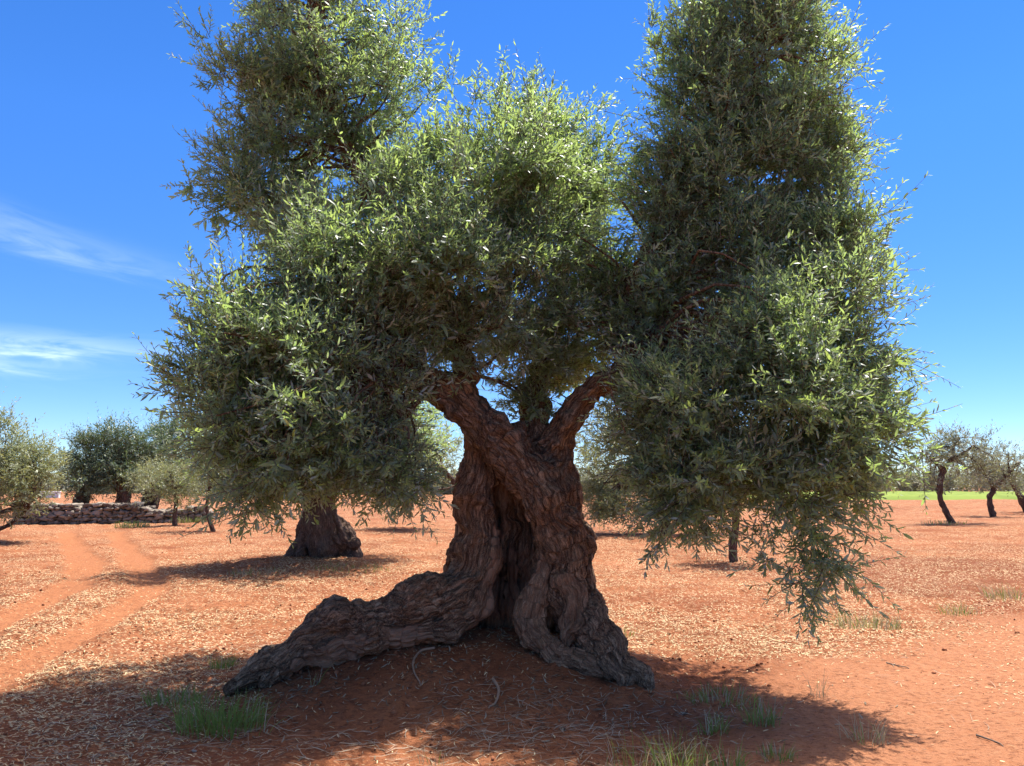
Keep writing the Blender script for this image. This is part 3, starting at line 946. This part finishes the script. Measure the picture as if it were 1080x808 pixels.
grove_tree('olive_tree', 'young pale olive with straight thin stem before the stone wall', gpt(185, 555),
           [gch(Yl, (185, 557, .08), (184, 545, .068), (186, 530, .06), (184, 515, .05), (180, 500, .03))],
           [LB(182, 505, Yl, 20, 20, .8, 24, .2, 0), LB(170, 515, Yl, 12, 10, .5, 6, 0, 0), LB(195, 522, Yl, 12, 9, .5, 6, 0, 0)], M_leaf_pale, 41, 0.09, 18, 0.34, 6, 0.32, h=0.02, cords=0, amp=0.006, branch_r=0.018)
Yl2 = gpt(160, 549)[1]
grove_tree('olive_tree', 'young pale olive with slanting stem against the stone wall', gpt(160, 549),
           [gch(Yl2, (159, 551, .09), (162, 540, .075), (165, 528, .065), (162, 512, .045), (158, 500, .025))],
           [LB(158, 503, Yl2, 18, 18, .8, 20, .2, 0)], M_leaf_pale, 42, 0.09, 18, 0.34, 6, 0.32, h=0.02, cords=0, amp=0.006, branch_r=0.018)
Yl3 = gpt(224, 561)[1]
grove_tree('olive_tree', 'young olive with dark leaning stem under the left crown edge', gpt(224, 561),
           [gch(Yl3, (226, 563, .07), (222, 552, .06), (218, 538, .05), (220, 522, .04), (224, 505, .03))],
           [LB(224, 500, Yl3, 22, 24, .9, 20, .2, 0)], M_leaf_pale, 43, 0.09, 18, 0.34, 6, 0.32, h=0.02, cords=0, amp=0.006, branch_r=0.018)

# distant grove, one mass along the horizon
r = np.random.default_rng(50)
far = []
for x in np.arange(-250, 1420, 7):
    Y = r.uniform(112, 170)
    hh = r.uniform(2.6, 4.8) * (1.0 if x > 600 else 0.8)
    p = P(x + r.normal() * 8, 500, Y)
    p[2] = hh * 0.5
    far.append((p, np.array([r.uniform(1.8, 3.4), 2.0, hh * 0.45]), 12, .1, 0.1))
cl = lobes_to_clumps(far, r, 0.85, 12)
fm, _, _ = foliage(cl, r, 0.5, M_leaf_far, npairs=5, shootL=0.9)
o = link('far_olive_grove', fm)
o['kind'] = 'stuff'

# ------------------------------------------------------------------ green field strip
fx, fy = np.meshgrid(np.linspace(26, 130, 150), np.linspace(76, 108, 60))
p = np.c_[fx.ravel(), fy.ravel()]
edge = np.minimum.reduce([sstep(0, 1.5, fx.ravel() - 26), sstep(0, 1.5, fy.ravel() - 76)])
z = -0.05 + edge * (0.42 + 0.12 * fbm(np.c_[p * 0.8, np.zeros(len(p))], 4) + 0.1 * r.random(len(p)))
ii = np.arange(len(p)).reshape(fx.shape)
q = np.stack([ii[:-1, :-1], ii[:-1, 1:], ii[1:, 1:], ii[1:, :-1]], -1).reshape(-1, 4)
me = mesh_np('green_field', np.c_[p, z], faces=q, mat=M_field)
attr(me, 'tint', 0.5 + 0.5 * fbm(np.c_[p * 0.5, np.zeros(len(p)) + 2], 3))
o = link('green_field', me)
o['kind'] = 'structure'

# ------------------------------------------------------------------ dry stone wall
def rock(r, c, s, n=None):
    """irregular rounded block, returns V, F"""
    base_ = np.array([[i, j, k] for i in (-1, 0, 1) for j in (-1, 0, 1) for k in (-1, 0, 1) if (i, j, k) != (0, 0, 0)], float)
    return base_


import bmesh
_bm = bmesh.new()
bmesh.ops.create_cube(_bm, size=2.0)
bmesh.ops.subdivide_edges(_bm, edges=_bm.edges[:], cuts=2, use_grid_fill=True)
RV = np.array([v.co[:] for v in _bm.verts])
RF = np.array([[v.index for v in f.verts] for f in _bm.faces])
_bm.free()
RV = RV * (0.80 + 0.2 / np.linalg.norm(RV, axis=1)[:, None] * 1.0)
RVs = nrm(RV) * 0.45 + RV * 0.55
RVr = nrm(RV)


def rocks(cs, ss, r, name, mt, rough=0.16, shape=None):
    n = len(cs)
    V = (RVs if shape is None else shape)[None] * ss[:, None]
    V = V * (1 + rough * r.normal(size=(n, len(RVs), 1)))
    a = r.uniform(-0.25, 0.25, n)
    ca, sa = np.cos(a), np.sin(a)
    X = V[..., 0] * ca[:, None] - V[..., 2] * sa[:, None]
    Z = V[..., 0] * sa[:, None] + V[..., 2] * ca[:, None]
    V = np.stack([X, V[..., 1], Z], -1) + cs[:, None]
    Fq = (RF[None] + (np.arange(n) * len(RVs))[:, None, None]).reshape(-1, 4)
    me = mesh_np(name, V.reshape(-1, 3), faces=Fq, mat=mt)
    attr(me, 'tint', np.repeat(r.random(n), len(RVs)))
    return me


r = np.random.default_rng(60)
wa, wb = np.r_[P(18, 552, 31)[:2], 0], np.r_[P(218, 552, 32.5)[:2], 0]
wd_ = nrm((wb - wa)[None])[0]
WL = np.linalg.norm(wb - wa)
cs, ss = [], []
zc = 0.05
while zc < 0.78:
    x = 0
    hgt = r.uniform(0.10, 0.17)
    while x < WL:
        w = r.uniform(0.10, 0.45)
        top = 0.68 + 0.12 * math.sin(x * 0.7) + 0.08 * math.sin(x * 2.1)
        if zc < top:
            for dpt in (-0.16, 0.16):
                c = wa + wd_ * (x + w / 2)
                cs.append([c[0], c[1] + dpt + r.normal() * 0.03, zc + r.normal() * 0.02])
                ss.append([w * 0.54, 0.22, hgt * 0.60])
        x += w
    zc += hgt
wm = rocks(np.array(cs), np.array(ss), r, 'dry_stone_wall', M_stone, 0.2)
tag(link('dry_stone_wall', wm), 'low rough dry stone wall in front of the dark trees', 'wall')

# ------------------------------------------------------------------ far white building
bpos = np.r_[P(53, 520, 86)[:2], 0]
fb = thing('white_wall', 'tiny stretch of whitewashed wall far beyond the stone wall', 'wall', bpos)


def box(name, par, c, s, m, bev=0.02):
    bm = bmesh.new()
    bmesh.ops.create_cube(bm, size=1.0)
    for v in bm.verts:
        v.co = (v.co.x * s[0] + c[0], v.co.y * s[1] + c[1], v.co.z * s[2] + c[2])
    bmesh.ops.bevel(bm, geom=bm.edges[:], offset=bev, segments=1, affect='EDGES')
    me = D.meshes.new(name)
    bm.to_mesh(me)
    bm.free()
    me.materials.append(m)
    return link(name, me, par)


box('masonry', fb, (0, 0, 0.3), (2.1, 0.4, 0.7), M_white)
box('coping', fb, (0, 0, 0.70), (2.2, 0.5, 0.08), M_white)

# ------------------------------------------------------------------ litter on the ground (uncountable)
def ribbons(name, pts, ang, L, W, mt, r, lift=0.01, curve=0.25, tint=None, pitch=None):
    n = len(pts)
    K = 4
    t = np.linspace(-0.5, 0.5, K)
    d = np.c_[np.cos(ang), np.sin(ang)]
    s = np.c_[-np.sin(ang), np.cos(ang)]
    cv = r.normal(size=n) * curve * L
    C = pts[:, None] + d[:, None] * (t[None, :, None] * L[:, None, None]) + s[:, None] * ((t[None] ** 2 - .08) * cv[:, None])[..., None] * 2
    z = ground_z(C.reshape(-1, 2)).reshape(n, K)
    z = np.maximum(z, z.mean(1, keepdims=True)) + lift * (0.4 + r.random((n, 1)))
    if pitch is not None:
        z = z + t[None] * (pitch * L)[:, None]
    wv = np.array([0.55, 1, 1, 0.35])[None, :, None] * W[:, None, None] * 0.5
    tilt = r.uniform(-0.5, 0.5, (n, 1, 1))
    Vl = np.concatenate([C - s[:, None] * wv, (z[..., None] - tilt * wv)], -1)
    Vr = np.concatenate([C + s[:, None] * wv, (z[..., None] + tilt * wv)], -1)
    V = np.stack([Vl, Vr], 2)
    i = np.arange(n * K * 2).reshape(n, K, 2)
    Fq = np.stack([i[:, :-1, 0], i[:, :-1, 1], i[:, 1:, 1], i[:, 1:, 0]], -1).reshape(-1, 4)
    me = mesh_np(name, V.reshape(-1, 3), faces=Fq, mat=mt)
    attr(me, 'tint', np.repeat(r.random(n) if tint is None else tint, K * 2))
    return me


def scatter(n, y0, y1, r, x0=-150, x1=1230):
    """spread evenly over the ground seen between photo rows, then keep by a density function"""
    Ya, Yb = G(540, y1)[1], G(540, y0)[1]
    Y = Ya * (Yb / Ya) ** r.random(n)
    X = (r.uniform(x0, x1, n) - 540) / F * Y
    return np.c_[X, Y]


r = np.random.default_rng(70)
pts = scatter(215000, 572, 830, r)
den = sstep(-0.35, 0.5, fbm(np.c_[pts * 0.75, np.zeros(len(pts)) + 7], 4)) * 0.9 + 0.1
den *= 1 - 0.85 * track_mask(pts)
den *= 1 - 0.6 * (1 - sstep(0.55, 1.15, np.hypot((pts[:, 0] - tl_[0]) / 3.4, (pts[:, 1] - tl_[1]) / 3.6)))
den *= 1 - 0.80 * path_mask(pts)
dm = np.hypot((pts[:, 0] - TREE[0]) / 1.5, pts[:, 1] - TREE[1] + 0.5)
den *= 0.25 + 0.75 * sstep(0.9, 2.0, dm)
den *= 0.22 + 0.78 * sstep(4.8, 7.5, pts[:, 1])
pts = pts[r.random(len(pts)) < den]
n = len(pts)
o = link('straw_chips', ribbons('straw_chips', pts, r.uniform(0, TAU, n), r.uniform(0.012, 0.045, n), r.uniform(0.003, 0.009, n), M_chip, r, 0.008, pitch=r.normal(size=n) * .25))
o['kind'] = 'stuff'
# longer bleached straw under the crown
pts = scatter(5200, 660, 840, r)
den = sstep(-0.25, 0.55, fbm(np.c_[pts * 0.9, np.zeros(len(pts)) + 31], 3))
den *= 1 - 0.9 * path_mask(pts)
dm = np.hypot((pts[:, 0] - TREE[0]) / 1.0, pts[:, 1] - TREE[1])
den *= sstep(0.7, 1.5, dm)
pts = pts[r.random(len(pts)) < den]
for (x, y, c, sx, sy) in ((140, 770, 110, .55, .22), (290, 775, 130, .6, .22), (610, 770, 230, .55, .25), (560, 745, 110, .4, .2), (500, 770, 130, .4, .2), (690, 745, 140, .45, .3), (250, 690, 70, .3, .3), (640, 700, 50, .25, .15), (380, 790, 110, .6, .2), (90, 745, 60, .5, .25)):
    g = G(x, y)[:2]
    pts = np.vstack([pts, g + r.normal(size=(c, 2)) * [sx, sy]])
n = len(pts)
o = link('dry_straw', ribbons('dry_straw', pts, r.normal(0.2, 0.9, n), r.uniform(0.04, 0.22, n), r.uniform(0.002, 0.005, n), M_straw, r, 0.010, 0.14, pitch=r.normal(size=n) * .06))
o['kind'] = 'stuff'
# fallen olive leaves and twig bits in the shade of the crown
pts = np.vstack([G(x, y)[:2] + r.normal(size=(c, 2)) * [sx, sy] for (x, y, c, sx, sy) in ((430, 715, 330, .9, .35), (560, 735, 330, .9, .4), (250, 760, 300, .9, .4), (700, 750, 260, .7, .4), (520, 700, 160, .5, .2), (330, 735, 160, .5, .2))])
n = len(pts)
o = link('fallen_leaves', ribbons('fallen_leaves', pts, r.uniform(0, TAU, n), r.uniform(0.03, 0.065, n), r.uniform(0.006, 0.012, n), simple('dead_leaf', (0.13, 0.085, 0.05), (0.36, 0.29, 0.20), 8), r, 0.008, 0.12, pitch=r.normal(size=n) * .25))
o['kind'] = 'stuff'
# clods and crumbs of soil
pts = scatter(9000, 575, 840, r)
pts = pts[r.random(len(pts)) < sstep(-0.3, 0.5, fbm(np.c_[pts * 0.6, np.zeros(len(pts)) + 51], 3)) * (1 - path_mask(pts)) * (1 - .8 * track_mask(pts))]
s_ = 0.004 + 0.014 * r.random(len(pts)) ** 4
cz = ground_z(pts) + s_ * 0.3
o = link('soil_clods', rocks(np.c_[pts, cz], s_[:, None] * r.uniform(0.7, 1.3, (len(pts), 3)), r, 'soil_clods', M_clod, 0.16, RVr))
o['kind'] = 'stuff'

# ------------------------------------------------------------------ grass tufts
def tuft(label, x, y, nb, hgt, spread, dry, seed, wid=0.006, group='grass tufts around the tree', lean=0.45):
    r = np.random.default_rng(seed)
    nb = int(nb * 1.6)
    b = gpt(x, y)
    K = 5
    a = r.uniform(0, TAU, nb)
    rr = spread * np.sqrt(r.random(nb)) * np.where(r.random(nb) < 0.15, 1.3, 1.0)
    p0 = np.c_[b[0] + rr * np.cos(a) * 1.2, b[1] + rr * np.sin(a) * 0.9]
    z0 = ground_z(p0) - 0.01
    H = hgt * r.uniform(0.4, 1.1, nb)
    la = a + r.normal(size=nb) * 0.9
    lean_ = np.abs(r.normal(size=nb)) * lean + 0.08
    t = np.linspace(0, 1, K)
    hor = H[:, None] * lean_[:, None] * t[None] ** 1.7
    C = np.stack([p0[:, 0:1] + np.cos(la)[:, None] * hor, p0[:, 1:2] + np.sin(la)[:, None] * hor, z0[:, None] + H[:, None] * t[None] * (1 - 0.22 * lean_[:, None] * t[None])], -1)
    sd = r.uniform(0, TAU, nb)
    s = np.stack([np.cos(sd), np.sin(sd), np.zeros(nb)], -1)
    w = wid * r.uniform(0.6, 1.3, nb)[:, None] * np.array([0.8, 1, 0.85, 0.55, 0.08])[None] * 0.5
    V = np.stack([C - s[:, None] * w[..., None], C + s[:, None] * w[..., None]], 2)
    i = np.arange(nb * K * 2).reshape(nb, K, 2)
    Fq = np.stack([i[:, :-1, 0], i[:, :-1, 1], i[:, 1:, 1], i[:, 1:, 0]], -1).reshape(-1, 4)
    me = mesh_np('grass_tuft', V.reshape(-1, 3) - b, faces=Fq)
    me.materials.append(M_grass)
    me.materials.append(M_dry)
    mi = np.repeat((r.random(nb) < dry).astype(np.int32), K - 1)
    me.polygons.foreach_set('material_index', mi)
    attr(me, 'tint', np.repeat(r.random(nb), K * 2))
    if spread >= 0.44:      # loose cover, no single tuft
        o = link('ground_grass', me, None, b)
        o['kind'] = 'stuff'
        o['label'] = label
        return o
    o = link('grass_tuft', me, None, b)
    return tag(o, label, 'grass tuft', group)


tuft('large lush dark green grass clump in shade below the long root tip', 232, 768, 260, .24, .24, .08, 1)
tuft('low dark green grass patch just left of the large lush clump', 185, 742, 120, .14, .20, .2, 2)
tuft('small bright green tuft in sunlight beside the long root tip', 236, 705, 60, .14, .10, .15, 3)
tuft('short yellow green grass patch on sunny soil right of the hanging branch', 915, 663, 170, .20, .30, .65, 4)
tuft('slim green tuft at the right end of the crown shadow', 806, 764, 50, .20, .09, .15, 5)
tuft('sparse dry yellow tuft with tall stalks on sunny soil by the shadow', 912, 782, 42, .19, .10, .75, 6, .004, lean=.6)
tuft('bright green tuft at the bottom edge between trunk foot and sunlit soil', 716, 812, 70, .22, .13, .25, 7)
tuft('low green tuft near the bottom edge, half in sun', 822, 800, 45, .10, .10, .3, 8)
tuft('spreading low grey green tuft in shade right of the trunk foot', 762, 738, 110, .12, .22, .4, 9)
tuft('few tall thin dry stalks standing at the shadow edge', 862, 734, 14, .24, .07, .85, 10, .0035, lean=.3)
tuft('small dim green tuft in deep shade between trunk foot and bottom edge', 752, 772, 40, .15, .08, .3, 11)
tuft('green tuft with pale stalks at the bottom edge under the trunk', 672, 818, 36, .24, .12, .5, 12, .004)
tuft('tuft at the bottom edge just left of the low half sunlit tuft', 768, 812, 40, .17, .08, .3, 13)
tuft('thin dry stalks at the bottom edge below the hollow', 466, 806, 16, .16, .10, .85, 14, .0035)
tuft('yellow green grass patch at the right edge of the ploughed soil', 1068, 632, 130, .24, .35, .6, 15)
tuft('small green tuft on the track verge near the right edge', 1010, 648, 70, .18, .2, .45, 16)
tuft('low grass at the foot of the sunlit side of the trunk', 652, 668, 80, .10, .18, .5, 17)
tuft('dull green grass spread on the shadow of the old squat tree', 372, 600, 160, .12, .55, .3, 18, .007)
tuft('dry pale grass before the old squat trunk', 270, 606, 110, .12, .45, .7, 19, .007)
tuft('weedy green clump before the stone wall', 140, 556, 120, .3, .5, .3, 20, .02)
tuft('grey green weeds at the right foot of the young straight olive', 200, 551, 120, .3, .6, .5, 21, .02)
tuft('low weeds at the foot of the bent thin olive', 995, 553, 90, .22, .7, .5, 22, .018)
tuft('lone thin blade cluster beside the shaded side of the long root', 332, 722, 10, .17, .04, .5, 23, .004)

# sticks and small roots
def stick(name, label, cat, px, rad, m=M_twig, lift=.01):
    pts = []
    for (x, y) in px:
        g = gpt(x, y)
        g[2] += lift
        pts.append(np.r_[g, rad])
    c = catmull(pts, 0.03)
    c[:, 3] = rad * np.linspace(1.1, 0.5, len(c))
    c[-1, 2] -= lift + rad
    V, Fq = tubes(c[None, :, :3], c[None, :, 3], 6)
    me = mesh_np(name, V - c[0, :3], faces=Fq, mat=m)
    attr(me, 'tint', np.full(len(V), .8))
    return tag(link(name, me, None, c[0, :3]), label, cat)


M_root = simple('pale_root', (0.26, 0.16, 0.10), (0.34, 0.22, 0.14), 20)
stick('surface_root', 'thin curved pale root rising from bare soil below the long root', 'root', [(458, 684), (444, 688), (436, 699), (437, 712), (444, 722)], .011, M_root, .015)
stick('surface_root', 'short reddish stub of root on the shaded bare soil below the hollow', 'root', [(520, 718), (526, 728), (522, 742), (514, 748)], .012, M_root, .012)
stick('stick', 'thin dark stick on sunny soil near the right bottom corner', 'stick', [(1030, 777), (1045, 782), (1060, 787)], .006)
stick('stick', 'short stick lying by the shadow edge right of the dry stalks', 'stick', [(935, 700), (948, 704), (960, 706)], .006)


def clod(label, x, y, s, seed, name='soil_lump', cat='soil lump', m=M_clod, z=None):
    r = np.random.default_rng(seed)
    b = gpt(x, y) if z is None else z
    me = rocks(np.array([[0, 0, s * 0.4]]), np.array([[s, s * .8, s * .6]]), r, name, m, 0.14, RVr)
    return tag(link(name, me, None, b), label, cat)


clod('small dark red soil lump at the shadow edge, left of a close pair', 789, 706, 0.014, 2)
clod('larger dark red soil lump at the shadow edge, right of a close pair', 799, 703, 0.018, 3)
clod('dark brown clod on the sunny soil left of the long root', 165, 694, 0.024, 4)
clod('dark clod on the smooth sunlit soil at the right edge', 1073, 668, 0.029, 5)
clod('flat clod on the smooth sunlit soil below the grass patch', 996, 686, 0.024, 6)
clod('reddish clod on the smooth soil at lower right', 985, 710, 0.019, 7)
clod('pale stone on shaded soil in the left bottom corner', 205, 793, 0.014, 8, 'stone', 'stone', M_stone)
clod('small grey stone at the left bottom corner beside dry straw', 100, 770, 0.014, 9, 'stone', 'stone', M_stone)

# ------------------------------------------------------------------ light
sun = D.lights.new('sun', 'SUN')
sun.energy = 4.3
sun.angle = R(0.53)
sun.color = (1.0, 0.955, 0.89)
so = D.objects.new('sun', sun)
so.rotation_euler = (R(90) - SUN_EL, 0, -SUN_AZ + math.pi)
so.rotation_mode = 'XYZ'
import mathutils
sd = mathutils.Vector((math.sin(SUN_AZ) * math.cos(SUN_EL), math.cos(SUN_AZ) * math.cos(SUN_EL), math.sin(SUN_EL)))
so.rotation_euler = sd.to_track_quat('Z', 'Y').to_euler()
COL.objects.link(so)

w = D.worlds.new('World')
S.world = w
w.use_nodes = True
nt = w.node_tree
nt.nodes.clear()
b = NB(nt)
sky = b.n('ShaderNodeTexSky', sky_type='NISHITA')
sky.sun_disc = False
sky.sun_elevation = SUN_EL
sky.sun_rotation = SUN_AZ
sky.air_density = 0.6
sky.dust_density = 0.0
sky.ozone_density = 3.0
sky.altitude = 0
gen = b.n('ShaderNodeTexCoord').outputs['Generated']
sx = b.n('ShaderNodeSeparateXYZ', ins={0: gen})
az = b.math('ARCTAN2', sx.outputs[0], sx.outputs[1])
el = b.math('ARCSINE', sx.outputs[2])
# clear deep blue low down, unseen upper sky paled, warm glow added to neutralise fill
high_pale = b.ramp(el, R(36), R(62))
sat = b.math('MULTIPLY_ADD', high_pale, -0.92, 1.27)
val = b.math('MULTIPLY_ADD', b.math('POWER', b.ramp(el, R(-2), R(24)), 0.8), 0.50, 0.47)
hs = b.n('ShaderNodeHueSaturation', ins={'Hue': 0.508, 'Saturation': sat, 'Value': val, 'Color': sky.outputs[0]})
dt = b.n('ShaderNodeVectorMath', operation='DOT_PRODUCT', ins={0: gen, 1: tuple(sd)}).outputs['Value']
glow = b.math('POWER', b.ramp(dt, 0.84, 1.0), 1.6)
fill_glow = b.mix(glow, (0, 0, 0), (16.0, 13.5, 11.0))  # warm glow round the sun direction, added as out-of-view fill light
skyc = b.n('ShaderNodeMix', data_type='RGBA', blend_type='ADD', ins={0: 1.0, 6: hs.outputs[0], 7: fill_glow}).outputs[2]
# high thin cirrus wisps low in the west
cloud = None
for (a0, e0, slope, wa_, we_, amt, seed) in ((-0.57, 0.268, -0.14, 0.17, 0.016, 0.10, 0.0), (-0.57, 0.152, 0.02, 0.13, 0.012, 0.25, 4.0), (-0.66, 0.130, -0.05, 0.10, 0.010, 0.30, 8.0), (-0.62, 0.295, -0.20, 0.09, 0.010, 0.05, 12.0)):
    da = b.math('SUBTRACT', az, a0)
    de = b.math('SUBTRACT', b.math('SUBTRACT', el, e0), b.math('MULTIPLY', da, slope))
    vec = b.n('ShaderNodeCombineXYZ', ins={0: b.math('MULTIPLY', da, 7.0), 1: b.math('MULTIPLY', de, 42.0), 2: seed}).outputs[0]
    nz = b.noise(vec, 1.2, 5, 0.6, 0.8)
    de2 = b.math('ADD', de, b.math('MULTIPLY', b.math('SUBTRACT', nz, 0.5), 0.05))
    ga = b.math('POWER', 2.718, b.math('MULTIPLY', b.math('POWER', b.math('ABSOLUTE', b.math('DIVIDE', da, wa_)), 2.0), -1.0))
    ge = b.math('POWER', 2.718, b.math('MULTIPLY', b.math('POWER', b.math('ABSOLUTE', b.math('DIVIDE', de2, we_)), 2.0), -1.0))
    c_ = b.math('MULTIPLY', b.math('MULTIPLY', b.math('MULTIPLY', ga, ge), b.ramp(nz, 0.25, 0.7)), amt)
    cloud = c_ if cloud is None else b.math('ADD', cloud, c_)
colr = b.mix(b.math('MINIMUM', cloud, 0.8), (0, 0, 0), (8.5, 9.0, 9.6))
mixn = [n for n in nt.nodes if n.type == 'MIX'][-1]
nt.links.new(skyc, mixn.inputs[6])
bg = b.n('ShaderNodeBackground', ins={'Color': colr, 'Strength': 0.145})
wo = b.n('ShaderNodeOutputWorld', ins={0: bg.outputs[0]})

vs = S.view_settings
S.display_settings.display_device = 'sRGB'
vs.view_transform = 'Standard'
vs.look = 'None'
vs.exposure = 1.15
vs.gamma = 1.0
vs.use_curve_mapping = False
S.render.engine = 'CYCLES'
S.cycles.max_bounces = 7
S.cycles.diffuse_bounces = 4
S.cycles.transmission_bounces = 5
S.cycles.use_denoising = True
